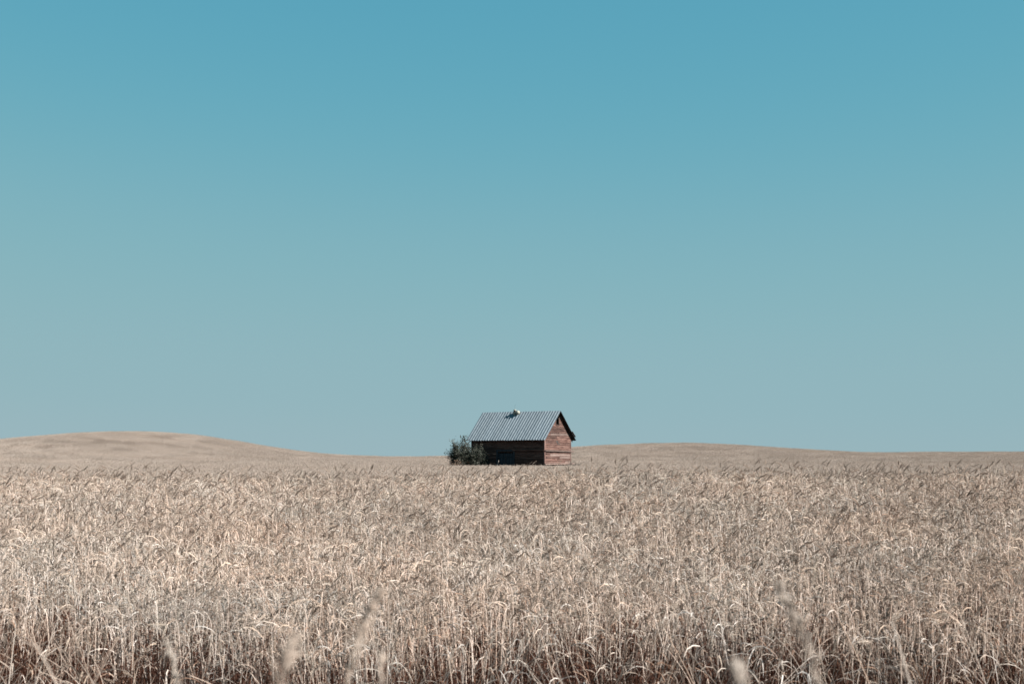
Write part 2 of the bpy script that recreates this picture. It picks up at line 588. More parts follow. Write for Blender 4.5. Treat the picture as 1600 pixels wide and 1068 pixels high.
# roof: rafters, purlins, corrugated sheets
for sy in (-1, 1):
    for k in range(9):
        x = -hx + 0.06 + k * (BL - 0.12) / 8
        mb = MB()
        for_e = hy + OE - 0.05
        a, b2 = 0.045, 0.16
        pts = []
        for (yy, ) in ((0.003,), (for_e,)):
            zt = HR - yy
            pts.append((yy, zt - a)); pts.append((yy, zt - b2))
        (ya, za), (_, zb), (yb, zc), (_, zd) = pts
        w = 0.03
        mb.hexa([(x - w, sy * ya, zb), (x + w, sy * ya, zb), (x + w, sy * yb, zd), (x - w, sy * yb, zd),
                 (x - w, sy * ya, za), (x + w, sy * ya, za), (x + w, sy * yb, zc), (x - w, sy * yb, zc)])
        o = mb.build('rafter', M_DARKW, barn); fix_normals(o)

NSH = 10
SW = (BL + 2 * OG) / NSH
SLEN = (hy + OE) * math.sqrt(2)


def sheet_mesh(length):
    mb = MB()
    nseg = 18
    t = 0.004
    rows = [0.0, 0.5, 1.0]
    vs, fs = [], []
    nc = nseg + 1
    for lay in (0, 1):
        for r in rows:
            for i in range(nc):
                u = i / nseg
                ph = u * 3.0
                fr = ph - math.floor(ph)
                # a narrow raised rib and a broad pan
                rib = math.exp(-((fr - 0.5) / 0.17) ** 2) * 0.042
                vs.append((u * SW * 1.012, r * length, rib + 0.004 - lay * t))
    nl = nc * len(rows)
    for lay in (0, 1):
        for r in range(len(rows) - 1):
            for i in range(nseg):
                q = [lay * nl + r * nc + i, lay * nl + r * nc + i + 1, lay * nl + (r + 1) * nc + i + 1, lay * nl + (r + 1) * nc + i]
                fs.append(q if lay == 0 else q[::-1])
    for i in range(nseg):                 # eave and ridge edges
        for r in (0, len(rows) - 1):
            fs.append((r * nc + i, r * nc + i + 1, nl + r * nc + i + 1, nl + r * nc + i))
    for i in (0, nseg):
        for r in range(len(rows) - 1):
            fs.append((r * nc + i, (r + 1) * nc + i, nl + (r + 1) * nc + i, nl + r * nc + i))
    mb.add(vs, fs)
    return mb.mesh('roof_sheet', M_ROOF, smooth=False)


roof = empty('roof', (0, 0, 0), 0, barn)
sm = sheet_mesh(SLEN)
for sy in (-1, 1):
    for k in range(NSH):
        o = bpy.data.objects.new('roof_sheet', sm); COL.objects.link(o); o.parent = roof
        x0 = -hx - OG + k * SW
        # local y runs down the slope
        if sy < 0:
            m4 = Matrix(((-1, 0, 0), (0, -0.70711, -0.70711), (0, -0.70711, 0.70711)))
            x0 += SW
        else:
            m4 = Matrix(((1, 0, 0), (0, 0.70711, 0.70711), (0, -0.70711, 0.70711)))
        o.matrix_local = (Matrix.Translation((x0, 0, HR + 0.010 + (k % 2) * 0.004 + (0.006 if sy < 0 else 0))) @ m4.to_4x4() @ Matrix.Translation((0, rb.uniform(-0.02, 0.02), 0)) @ Matrix.Rotation(rb.uniform(-0.003, 0.003), 4, 'Z'))
# a bent sheet corner lifting at the far eave of the near gable, coloured dark to stand for its shade
mb = MB()
mb.box(-0.30, 0.16, -0.36, 0.36, 0.0, 0.05)
o = mb.build('loose_sheet', M_DARKW, roof)
m4 = Matrix(((1, 0, 0), (0, 0.70711, 0.70711), (0, -0.70711, 0.70711)))
o.matrix_local = Matrix.Translation((hx + OG - 0.10, hy - 0.02, HR - hy + 0.15)) @ m4.to_4x4() @ Matrix.Rotation(R(5), 4, 'X')
# added slabs, dark in colour for the shade under the sheets and inside
for sy in (-1, 1):
    mb = MB()
    ye = hy + OE - 0.05
    x0, x1 = -hx - OG + 0.05, hx + OG - 0.05
    t0, t1 = -0.004, -0.036
    mb.hexa([(x0, sy * 0.002, HR + t1), (x1, sy * 0.002, HR + t1), (x1, sy * ye, HR - ye + t1), (x0, sy * ye, HR - ye + t1),
             (x0, sy * 0.002, HR + t0), (x1, sy * 0.002, HR + t0), (x1, sy * ye, HR - ye + t0), (x0, sy * ye, HR - ye + t0)])
    o = mb.build('roof_shade_deck', M_DARKW, roof); fix_normals(o)


def lathe(prof, n=14):
    mb = MB()
    vs, fs = [], []
    for (r, z) in prof:
        for k in range(n):
            a = 2 * PI * k / n
            vs.append((r * math.cos(a), r * math.sin(a), z))
    for i in range(len(prof) - 1):
        for k in range(n):
            k2 = (k + 1) % n
            fs.append((i * n + k, i * n + k2, (i + 1) * n + k2, (i + 1) * n + k))
    fs.append(tuple(range(n - 1, -1, -1)))
    fs.append(tuple((len(prof) - 1) * n + k for k in range(n)))
    mb.add(vs, fs)
    return mb


# ridge ventilator: short pipe, black core painting the shade in the slot, cap, and a round tin hood beside it
vent = lathe([(0.19, -0.42), (0.19, 0.16), (0.215, 0.17), (0.215, 0.20)]).build('roof_vent', M_VENT, barn, smooth=False)
vent.location = (-0.52, -0.20, HR - 0.12); vent.scale = (0.76, 0.76, 0.80)
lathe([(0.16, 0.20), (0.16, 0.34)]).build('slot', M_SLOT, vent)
o = lathe([(0.20, 0.34), (0.18, 0.38), (0.09, 0.44), (0.03, 0.46)]).build('cap', M_VENT, vent)
mb = lathe([(0.05, -0.26), (0.17, -0.22), (0.25, -0.08), (0.26, 0.05), (0.20, 0.17), (0.10, 0.22), (0.03, 0.23)], 16)
hood = mb.build('hood', M_VENT, vent, smooth=True); hood.location = (0.44, -0.05, 0.07); hood.rotation_euler = (R(30), R(35), 0)
mb = MB(); mb.tube([(-0.05, 0, 0.3), (-0.02, 0.02, 0.75), (0.03, 0.03, 1.02)], [0.016, 0.012, 0.008], 4, close=True)
mb.build('rod', M_ROOF, vent)

# leaning pale stake by the door
sx_, sy_ = BX - 2.25, BY_ - 2.6
st = MB(); st.tube([(0, 0, -0.1), (0.16, 0.0, 0.75), (0.30, 0.02, 1.38)], [0.035, 0.032, 0.028], 6, close=True)
o = st.build('leaning_stake', M_STAKE); o.location = (sx_, sy_, gz(sx_, sy_))
tag(o, 'bleached wooden stake leaning in front of the barn door', 'stake')


# ------------------------------------------------------------------ bushes by the barn
def bush(name, label, loc, lobes, nleaf, leaf, stems, cols, seed, cat='bush', twig=0.35):
    r = random.Random(seed)
    root = empty(name, loc)
    tag(root, label, cat)
    mt, ml = MB(), MB()
    tips = []
    for i in range(stems):
        lb = lobes[i % len(lobes)]
        d = Vector((r.gauss(0, 1), r.gauss(0, 1), r.gauss(0.35, 0.8)))
        d.normalize()
        tip = Vector(lb[0]) + Vector((d.x * lb[1][0], d.y * lb[1][1], d.z * lb[1][2])) * r.uniform(0.75, 1.12)
        base = Vector((lb[0][0] * 0.6 + r.uniform(-0.25, 0.25), lb[0][1] + r.uniform(-0.25, 0.25), -0.05))
        mid = base.lerp(tip, 0.45) + Vector((r.uniform(-.15, .15), r.uniform(-.15, .15), r.uniform(0.0, 0.3)))
        mt.tube([base, mid, tip], [0.028, 0.016, 0.005], 4)
        tips.append((mid, tip))
        for q in range(3):
            t0 = mid.lerp(tip, r.uniform(0.1, 0.8))
            t1 = t0 + Vector((r.gauss(0, 1), r.gauss(0, 1), r.gauss(0.5, 0.7))).normalized() * r.uniform(0.25, 0.6)
            mt.tube([t0, t1], [0.010, 0.003], 3)
            tips.append((t0, t1))
    for i in range(int(stems * 0.22)):   # bare twigs standing out of the top
        a, b_ = r.choice(tips)
        q0 = a.lerp(b_, 0.8); dq = Vector((r.gauss(0, 0.5), r.gauss(0, 0.4), r.uniform(0.6, 1.3))).normalized()
        q1 = q0 + dq * r.uniform(0.3, 0.7)
        mt.tube([q0, q1], [0.011, 0.004], 3)
    for i in range(nleaf):
        a, b_ = r.choice(tips)
        t = r.uniform(0.1, 1.08)
        p = a.lerp(b_, t) + Vector((r.gauss(0, 0.09), r.gauss(0, 0.09), r.gauss(0, 0.09)))
        if p.z < 0.1: continue
        d = Vector((r.gauss(0, 1), r.gauss(0, 1), r.gauss(0.4, 0.8))).normalized()
        s = d.cross(Vector((r.gauss(0, 1), r.gauss(0, 1), r.gauss(0, 1)))).normalized()
        ln = leaf * r.uniform(0.6, 1.4)
        c = r.choice(cols); k = r.uniform(0.7, 1.3)
        c = (c[0] * k, c[1] * k, c[2] * k)
        ml.add([p, p + d * ln * 0.5 + s * ln * 0.24, p + d * ln, p + d * ln * 0.5 - s * ln * 0.24], [(0, 1, 2, 3)], c)
    mt.build('trunk', M_BARK, root)
    ml.build('foliage', M_LEAF, root)
    return root


GREY = [(0.024, 0.029, 0.021), (0.034, 0.039, 0.028), (0.014, 0.019, 0.013), (0.044, 0.046, 0.037)]
bx, by = -4.0, 124.2
bush('willow_bush', 'dark grey green bush with loose twigs against the end of the barn', (bx, by, gz(bx, by)),
     [((-0.40, 0, 2.15), (1.15, 0.9, 1.35)), ((1.05, 0.1, 1.65), (0.95, 0.6, 1.25)), ((-0.1, 0, 1.1), (1.25, 0.8, 0.8)), ((-0.75, 0, 1.7), (0.8, 0.7, 1.0))],
     18000, 0.115, 150, GREY, 5)
RUST = [(0.13, 0.078, 0.047), (0.17, 0.11, 0.075), (0.09, 0.052, 0.034)]
bx, by = -4.85, 122.2
bush('dry_shrub', 'low rust brown shrub with dry leaves in front of the dark bush', (bx, by, gz(bx, by)),
     [((0, 0, 1.1), (0.7, 0.5, 0.45)), ((0.4, 0, 0.8), (0.5, 0.5, 0.4))], 520, 0.10, 24, RUST, 8, cat='shrub')
bx, by = 5.35, 123.5
bush('tumbled_shrub', 'sparse grey brown shrub low in the wheat beside the red gable', (bx, by, gz(bx, by)),
     [((0, 0, 0.95), (0.75, 0.5, 0.35))], 520, 0.08, 26, [(0.15, 0.125, 0.105), (0.11, 0.09, 0.075)], 9, cat='shrub')


# ------------------------------------------------------------------ wheat prototypes
def stalk_path(r, h, lean, nod, nodlen, headlen, n1=3, n2=7):
    """points of one bowed stalk, bending in its own x-z plane"""
    L = h
    s_list = [i / n1 * (L - nodlen) for i in range(n1)] + [L - nodlen + i / n2 * (nodlen + headlen) for i in range(n2 + 1)]
    pts = [Vector((0, 0, 0))]
    side = r.uniform(-0.04, 0.04)
    for a, b_ in zip(s_list[:-1], s_list[1:]):
        sm_ = (a + b_) / 2
        t = max(0.0, (sm_ - (L - nodlen)) / (nodlen + headlen * 0.6))
        t = min(t, 1.0)
        ph = lean + nod * t * t * (3 - 2 * t)
        d = Vector((math.sin(ph), side, math.cos(ph)))
        pts.append(pts[-1] + d * (b_ - a))
    return s_list, pts


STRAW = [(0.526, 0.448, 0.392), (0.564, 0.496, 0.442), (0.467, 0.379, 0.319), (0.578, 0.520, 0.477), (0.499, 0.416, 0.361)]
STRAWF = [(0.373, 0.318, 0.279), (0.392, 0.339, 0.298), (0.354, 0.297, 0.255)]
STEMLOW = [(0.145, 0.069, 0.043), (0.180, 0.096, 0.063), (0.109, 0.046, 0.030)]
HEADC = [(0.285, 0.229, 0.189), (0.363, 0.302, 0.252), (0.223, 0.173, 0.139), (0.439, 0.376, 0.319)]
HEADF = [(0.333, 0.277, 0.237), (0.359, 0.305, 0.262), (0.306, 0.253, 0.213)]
LEAFC = [(0.408, 0.329, 0.267), (0.451, 0.393, 0.341), (0.275, 0.180, 0.130), (0.496, 0.453, 0.416)]


def pick(r, cols, v=0.15):
    c = r.choice(cols); k = r.uniform(1 - v, 1 + v)
    return (c[0] * k, c[1] * k, c[2] * k)


def rot_z(pts, a, off=(0, 0, 0)):
    ca, sa = math.cos(a), math.sin(a)
    return [Vector((p.x * ca - p.y * sa + off[0], p.x * sa + p.y * ca + off[1], p.z + off[2])) for p in pts]


def leaf_blade(mb, r, p0, az, ln, w, col, nseg=5, droop=1.0):
    pts, sd, ws = [Vector(p0)], [], []
    ph = r.uniform(0.15, 0.6)
    tw = r.uniform(-1.2, 1.2); tw0 = r.uniform(-0.8, 0.8)
    for i in range(nseg):
        ph += droop * r.uniform(0.25, 0.65)
        d = Vector((math.sin(ph) * math.cos(az), math.sin(ph) * math.sin(az), math.cos(ph)))
        pts.append(pts[-1] + d * ln / nseg)
    for i in range(nseg + 1):
        t = i / nseg
        a = tw0 + tw * t
        s = Vector((-math.sin(az), math.cos(az), 0)) * math.cos(a) + Vector((0, 0, 1)) * math.sin(a)
        sd.append(s)
        ws.append(w * (1 - 0.85 * t * t) * (0.6 + 0.4 * min(1, t * 4)))
    mb.ribbon(pts, ws, sd, col)


def add_stalk(mb, r, off=(0, 0, 0), detail=2, hscale=1.0):
    h = min(r.gauss(0.80, 0.085 if detail == 2 else 0.06), 0.93) * hscale
    u = r.random()
    nod = r.uniform(0.3, 1.2) if u < 0.16 else (r.uniform(1.2, 2.1) if u < 0.42 else r.uniform(2.2, 3.0))
    lean = abs(r.gauss(0, 0.11))
    if r.random() < 0.15: lean = r.uniform(0.3, 0.75)
    nodlen = r.uniform(0.06, 0.18)
    hl = r.uniform(0.075, 0.105)
    n1, n2 = {2: (3, 8), 1: (2, 5), 0: (1, 3)}[detail]
    s, pts = stalk_path(r, h, lean, nod, nodlen, hl, n1, n2)
    az = r.uniform(0, 2 * PI)
    pts = rot_z(pts, az, off)
    L = h
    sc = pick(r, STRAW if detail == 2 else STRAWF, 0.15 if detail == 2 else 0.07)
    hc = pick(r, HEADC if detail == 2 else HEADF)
    # stem up to the head
    stem = [p for p, q in zip(pts, s) if q <= L + 0.012]
    headp = [p for p, q in zip(pts, s) if q >= L - 0.012]
    if len(headp) < 2: headp = pts[-2:]
    rad = [0.0023 - 0.0008 * i / max(1, len(stem) - 1) for i in range(len(stem))]
    if detail < 2: rad = [x * 1.15 for x in rad]
    if len(stem) > 4:                    # brown old sheaths low on the stem
        mb.tube(stem[:3], [x * 1.15 for x in rad[:3]], 3, pick(r, STEMLOW))
        mb.tube(stem[2:], rad[2:], 3, sc)
    elif len(stem) > 1: mb.tube(stem, rad, 3, sc)
    # head
    if detail == 2:
        ax = headp
        tot = sum((b_ - a).length for a, b_ in zip(ax[:-1], ax[1:]))
        ns = 9
        ref = Vector((-math.sin(az), math.cos(az), 0.0))
        for i in range(ns):
            t = (i + 0.2) / ns * (len(ax) - 1)
            k = min(int(t), len(ax) - 2)
            p = ax[k].lerp(ax[k + 1], t - k)
            d = (ax[k + 1] - ax[k]).normalized()
            up = ref.cross(d)
            taper = 1.0 - 0.45 * abs(i / (ns - 1) - 0.4) / 0.6
            for sgn in (-1, 1):
                sd = ref if i % 2 else up
                dd = (d + sd * sgn * 0.36).normalized()
                c = pick(r, [hc], 0.14)
                mb.spike(p + sd * sgn * 0.0016, dd, 0.0165 * taper + 0.003, 0.0076 * taper, c, 4)
            if i > 2 and r.random() < 0.55:
                dd = (d + ref * r.uniform(-0.5, 0.5) + up * r.uniform(-0.5, 0.5)).normalized()
                q0 = p + dd * 0.012
                wv = ref * 0.0005
                mb.add([q0 - wv, q0 + wv, q0 + dd * r.uniform(0.012, 0.035)], [(0, 1, 2)], sc)
        p, d = ax[-1], (ax[-1] - ax[-2]).normalized()
        mb.spike(p - d * 0.004, d, 0.016, 0.006, hc, 4)
    else:
        m = len(headp)
        rr = [0.0062 * (0.55 + 0.45 * math.sin(PI * (0.15 + 0.75 * i / max(1, m - 1)))) for i in range(m)]
        rr[-1] = 0.002
        if detail == 0:
            rr = [x * 1.2 for x in rr]
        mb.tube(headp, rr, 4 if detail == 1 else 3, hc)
    # dry leaves
    for q in range({2: r.choice([0, 1, 1, 2]), 1: r.choice([0, 1, 1]), 0: (1 if r.random() < 0.4 else 0)}[detail]):
        t = r.uniform(0.20, 0.62) * (len(stem) - 1)
        k = min(int(t), len(stem) - 2)
        p = stem[k].lerp(stem[k + 1], t - k)
        leaf_blade(mb, r, p, r.uniform(0, 2 * PI), r.uniform(0.11, 0.24), r.uniform(0.005, 0.009) * (1 if detail == 2 else 1.2),
                   pick(r, LEAFC, 0.2), {2: 5, 1: 3, 0: 2}[detail], droop={2: 1.0, 1: 1.5, 0: 2.0}[detail])


proto_col = bpy.data.collections.new('wheat_prototypes')    # stays out of the scene: only instanced from
protos = []
rw = random.Random(21)


def proto(mb, mat, col, lst):
    o = mb.build('p%03d' % len(lst), mat, link=False)
    col.objects.link(o)
    lst.append(o)
    return len(lst) - 1


NEAR = []
for i in range(48):
    mb = MB(); add_stalk(mb, rw, detail=2)
    NEAR.append(proto(mb, M_WHEAT, proto_col, protos))
# tufts of leaning broken straw lying through the crop
LODGED = []
for i in range(10):
    mb = MB()
    for q in range(4):
        s, pts = stalk_path(rw, rw.uniform(0.30, 0.62), rw.uniform(0.25, 1.0), rw.uniform(-0.1, 0.45), 0.25, 0.05, 3, 5)
        pts = rot_z(pts, rw.uniform(-0.9, 0.9), (rw.uniform(-.1, .1), rw.uniform(-.1, .1), rw.uniform(0.0, 0.25)))
        mb.tube(pts, [0.0017] * (len(pts) - 1) + [0.0008], 3, pick(rw, [(0.36, 0.295, 0.25), (0.39, 0.335, 0.29)]))
        leaf_blade(mb, rw, pts[3], rw.uniform(0, 2 * PI), rw.uniform(0.15, 0.3), 0.008, pick(rw, LEAFC), 5)
    LODGED.append(proto(mb, M_WHEAT, proto_col, protos))
MID = []
for i in range(7):
    mb = MB()
    for q in range(250):
        add_stalk(mb, rw, (rw.uniform(-0.56, 0.56), rw.uniform(-0.56, 0.56), 0), detail=1)
    MID.append(proto(mb, M_CROP, proto_col, protos))
FAR = []
for i in range(6):
    mb = MB()
    for q in range(1100):
        add_stalk(mb, rw, (rw.uniform(-1.6, 1.6), rw.uniform(-1.6, 1.6), 0), detail=0)
    FAR.append(proto(mb, M_CROP, proto_col, protos))


def scatter(name, pts, rots, scl, idx, col, label, cat, mat):
    """one object whose points carry instances of the prototypes"""
    me = bpy.data.meshes.new(name)
    me.vertices.add(len(pts))
    me.vertices.foreach_set('co', np.asarray(pts, dtype=np.float32).ravel())
    a = me.attributes.new('turn', 'FLOAT_VECTOR', 'POINT'); a.data.foreach_set('vector', np.asarray(rots, dtype=np.float32).ravel())
    a = me.attributes.new('size', 'FLOAT', 'POINT'); a.data.foreach_set('value', np.asarray(scl, dtype=np.float32))
    a = me.attributes.new('kind_index', 'INT', 'POINT'); a.data.foreach_set('value', np.asarray(idx, dtype=np.int32))
    me.materials.append(mat)
    o = bpy.data.objects.new(name, me)
    COL.objects.link(o)
    ng = bpy.data.node_groups.new(name + '_scatter', 'GeometryNodeTree')
    ng.interface.new_socket('Geometry', in_out='INPUT', socket_type='NodeSocketGeometry')
    ng.interface.new_socket('Geometry', in_out='OUTPUT', socket_type='NodeSocketGeometry')
    gi = ng.nodes.new('NodeGroupInput'); go = ng.nodes.new('NodeGroupOutput')
    ci = ng.nodes.new('GeometryNodeCollectionInfo')
    ci.inputs['Collection'].default_value = col
    ci.inputs['Separate Children'].default_value = True
    ci.inputs['Reset Children'].default_value = True
    iop = ng.nodes.new('GeometryNodeInstanceOnPoints')
    iop.inputs['Pick Instance'].default_value = True

    def attr(nm, t):
        n = ng.nodes.new('GeometryNodeInputNamedAttribute'); n.data_type = t; n.inputs['Name'].default_value = nm
        return n.outputs[0]
    e2r = ng.nodes.new('FunctionNodeEulerToRotation')
    L = ng.links.new
    L(attr('turn', 'FLOAT_VECTOR'), e2r.inputs[0])
    L(gi.outputs[0], iop.inputs['Points'])
    L(ci.outputs[0], iop.inputs['Instance'])
    L(attr('kind_index', 'INT'), iop.inputs['Instance Index'])
    L(e2r.outputs[0], iop.inputs['Rotation'])
    L(attr('size', 'FLOAT'), iop.inputs['Scale'])
    L(iop.outputs[0], go.inputs[0])
    md = o.modifiers.new('scatter', 'NODES'); md.node_group = ng
    tag(o, label, cat, kind='stuff')
    return o


rng = np.random.default_rng(3)


def edge_y(x):
    """front edge of the crop, not quite straight"""
    return 8.42 + np.where(x < 0, 0.06, 0.022) * np.minimum(x * x, 16) + 0.16 * np.sin(x * 1.7 + 0.5) + 0.14 * np.sin(x * 3.9 + 2.0) + 0.08 * np.sin(x * 8.1)


# distance below which every stalk stands alone, and the patches behind
P, T, Z_, I_ = [], [], [], []
Y1, Y2, Y3 = 23.0, 135.0, 400.0
# near stalks
n = 150000
y = np.sqrt(rng.uniform(7.0 ** 2, Y1 ** 2, n * 2))
x = rng.uniform(-1, 1, n * 2) * (0.40 * y + 1.9)
keep = rng.random(n * 2) < (0.40 * y + 1.9) / y / ((0.40 * 7 + 1.9) / 7)
keep &= y > edge_y(x) - np.abs(rng.normal(0, 0.16, n * 2))
# thin patches and a few gaps
dens = 0.5 + 0.5 * np.sin(x * 1.7 + 2 * np.sin(y * 0.8)) * np.sin(y * 1.3 + 1.1 * np.sin(x * 1.1))
keep &= rng.random(n * 2) < (0.62 + 0.38 * dens) * np.clip(0.42 + (y - edge_y(x)) / 4.0, 0.36, 1.0)
# rows of the drill
x, y = x[keep], y[keep]
area = np.trapz(2 * (0.40 * np.linspace(7.5, Y1, 50) + 1.9), np.linspace(7.5, Y1, 50))
want = int(area * 300)
if len(x) > want:
    s = rng.permutation(len(x))[:want]; x, y = x[s], y[s]
k = len(x)
P.append(np.stack([x, y, ground_z(x, y) - 0.01], 1))
# the wind has combed the crop: neighbours lean alike
wv = np.sin(x * 0.8 + 1.7 * np.sin(y * 0.45)) + 0.6 * np.sin(x * 2.1 - y * 1.3)
ww = np.sin(y * 0.9 + 1.2 * np.sin(x * 0.6 + 2.0))
T.append(np.stack([0.05 * ww + rng.normal(0, 0.05, k), 0.05 + 0.07 * wv + rng.normal(0, 0.06, k), rng.normal(0.1, 1.25, k) + 0.5 * ww], 1))
Z_.append(np.clip(rng.normal(0.99, 0.07, k), 0.76, 1.10)); I_.append(rng.choice(NEAR, k))
near_count = k
# leaning broken straws among them, thicker towards the front
k = 520
y = 7.9 + rng.exponential(1.5, k); y = y[y < 13]; k = len(y)
x = rng.uniform(-1, 1, k) * (0.40 * y + 1.5)
P.append(np.stack([x, y, ground_z(x, y) + rng.uniform(-0.05, 0.22, k)], 1))
side = rng.choice([0, PI], k, p=[0.6, 0.4])
T.append(np.stack([rng.normal(0, 0.15, k), rng.normal(0, 0.15, k), side + rng.normal(0, 0.5, k)], 1))
Z_.append(rng.uniform(0.8, 1.15, k)); I_.append(rng.choice(LODGED, k))


def patches(y0, y1, step, kinds, extra, hole=None, jitter=0.12):
    ys = np.arange(y0 + step / 2, y1, step)
    out = []
    for yy in ys:
        hw = 0.40 * yy + extra
        m_ = int(math.ceil(hw / step))
        xs = np.arange(-m_, m_ + 1) * step
        out.append(np.stack([xs, np.full_like(xs, yy)], 1))
    q = np.concatenate(out)
    q = q + rng.uniform(-jitter, jitter, q.shape) * step
    if hole is not None: q = q[~hole(q[:, 0], q[:, 1])]
    k = len(q)
    P.append(np.stack([q[:, 0], q[:, 1], ground_z(q[:, 0], q[:, 1])], 1))
    # follow the slope of the ground
    e = step * 0.5
    gx = (ground_z(q[:, 0] + e, q[:, 1]) - ground_z(q[:, 0] - e, q[:, 1])) / (2 * e)
    gy = (ground_z(q[:, 0], q[:, 1] + e) - ground_z(q[:, 0], q[:, 1] - e)) / (2 * e)
    rz = rng.integers(0, 4, k) * (PI / 2) + rng.normal(0, 0.06, k)
    eul = []
    for a, b_, c in zip(gx, gy, rz):
        nrm = Vector((-a, -b_, 1)).normalized()
        mt = nrm.to_track_quat('Z', 'Y').to_matrix()
        xa = Vector((1, 0, a)).normalized()
        ya = nrm.cross(xa)
        mt = Matrix((xa, ya, nrm)).transposed() @ Matrix.Rotation(c, 3, 'Z')
        eul.append(tuple(mt.to_euler('XYZ')))
    T.append(np.array(eul))
    Z_.append(np.clip(rng.normal(1.0, 0.05, k), 0.88, 1.12)); I_.append(rng.choice(kinds, k))
    return k


cb, sb = math.cos(R(-33.9)), math.sin(R(-33.9))


def on_barn(x, y):
    dx, dy = x - BX, y - BY_
    lx, ly = dx * cb + dy * sb, -dx * sb + dy * cb
    return (np.abs(lx) < hx + 0.75) & (np.abs(ly) < hy + 0.85)


n_mid = patches(Y1, Y2, 1.0, MID, 4.0, hole=on_barn)
n_far = patches(Y2, Y3, 3.0, FAR, 6.0)
scatter('wheat_field', np.concatenate(P), np.concatenate(T), np.concatenate(Z_), np.concatenate(I_), proto_col,
        'ripe pale wheat with nodding ears covering the field from the front edge over both hills', 'wheat', M_WHEAT)
print('wheat: near', near_count, 'mid', n_mid, 'far', n_far)


# ------------------------------------------------------------------ rough grass along the field edge
edge_col = bpy.data.collections.new('edge_prototypes')
edge_protos = []
GR = [(0.29, 0.215, 0.165), (0.25, 0.165, 0.115), (0.34, 0.275, 0.225), (0.16, 0.085, 0.055)]
RED = [(0.083, 0.035, 0.023), (0.119, 0.056, 0.036), (0.058, 0.024, 0.016)]  # weed reds, deepened to stand for the shade low in the crop
rg = random.Random(33)
TUFT, REDT = [], []
for i in range(12):
    mb = MB()
    for q in range(16):
        a = rg.uniform(0, 2 * PI); rr = rg.uniform(0, 0.09)
        p = Vector((math.cos(a) * rr, math.sin(a) * rr, 0))
        leaf_blade(mb, rg, p, rg.uniform(0, 2 * PI), rg.uniform(0.25, 0.55), rg.uniform(0.003, 0.006), pick(rg, GR, 0.25), 6, droop=0.55)
    for q in range(5):
        s, pts = stalk_path(rg, rg.uniform(0.45, 0.8), rg.uniform(0.05, 0.6), rg.uniform(0.1, 0.9), 0.25, 0.05, 2, 5)
        pts = rot_z(pts, rg.uniform(0, 2 * PI))
        mb.tube(pts, [0.0014] * len(pts), 3, pick(rg, GR, 0.2))
        for w in range(16):
            t = rg.uniform(0.72, 1.0) * (len(pts) - 1); k = min(int(t), len(pts) - 2)
            d = (pts[k + 1] - pts[k]).normalized() + Vector((rg.gauss(0, .4), rg.gauss(0, .4), rg.gauss(0, .3)))
            mb.spike(pts[k].lerp(pts[k + 1], t - k), d, rg.uniform(0.008, 0.018), 0.003, pick(rg, GR, 0.2), 3)
    TUFT.append(proto(mb, M_GRASS, edge_col, edge_protos))
PALET = []
PALEC = [(0.407, 0.375, 0.342), (0.446, 0.420, 0.388), (0.369, 0.325, 0.286)]
for i in range(5):
    mb = MB()
    for q in range(7):
        s, pts = stalk_path(rg, rg.uniform(0.55, 0.85), rg.uniform(0.05, 0.45), rg.uniform(0.4, 1.6), 0.3, 0.10, 2, 7)
        pts = rot_z(pts, rg.uniform(0, 2 * PI))
        mb.tube(pts, [0.0014] * len(pts), 3, pick(rg, PALEC, 0.15))
        for w in range(34):
            t = rg.uniform(0.55, 1.0) * (len(pts) - 1); k = min(int(t), len(pts) - 2)
            d = (pts[k + 1] - pts[k]).normalized() * 0.8 + Vector((rg.gauss(0, .4), rg.gauss(0, .4), rg.gauss(-0.3, .3)))
            mb.spike(pts[k].lerp(pts[k + 1], t - k) + Vector((rg.gauss(0, .012), rg.gauss(0, .012), rg.gauss(-.005, .01))), d, rg.uniform(0.012, 0.022), 0.0035, pick(rg, PALEC, 0.2), 3)
    PALET.append(proto(mb, M_GRASS, edge_col, edge_protos))
for i in range(6):
    mb = MB()
    for q in range(3):
        s, pts = stalk_path(rg, rg.uniform(0.4, 0.7), rg.uniform(0.0, 0.3), rg.uniform(0.0, 0.3), 0.2, 0.03, 3, 3)
        pts = rot_z(pts, rg.uniform(0, 2 * PI))
        mb.tube(pts, [0.0022] * len(pts), 3, pick(rg, RED, 0.2))
        for w in range(70):
            t = rg.uniform(0.35, 1.0) * (len(pts) - 1); k = min(int(t), len(pts) - 2)
            p = pts[k].lerp(pts[k + 1], t - k) + Vector((rg.gauss(0, .02), rg.gauss(0, .02), rg.gauss(0, .012)))
            mb.spike(p, Vector((rg.gauss(0, 1), rg.gauss(0, 1), rg.gauss(0.3, 1))), rg.uniform(0.007, 0.014), rg.uniform(0.005, 0.008), pick(rg, RED, 0.3), 3)
    REDT.append(proto(mb, M_GRASS, edge_col, edge_protos))
k = 3000  # dense dark weeds whose colour gives the shade under the crop edge
x = rng.uniform(-1, 1, k) * 5.0; y = edge_y(x) + rng.uniform(-1.9, 1.5, k)
clump = np.sin(x * 1.3 + 1.0) * np.sin(y * 1.6 + 0.6 * x) + rng.normal(0, 0.5, k)
idx = np.where(clump > -0.35, rng.choice(REDT, k), rng.choice(TUFT, k))
idx = np.where(y > edge_y(x) - 0.1, rng.choice(REDT, k), idx)
sc = rng.uniform(0.65, 1.0, k) * np.where(y < edge_y(x) - 0.3, 0.72, 1.0)
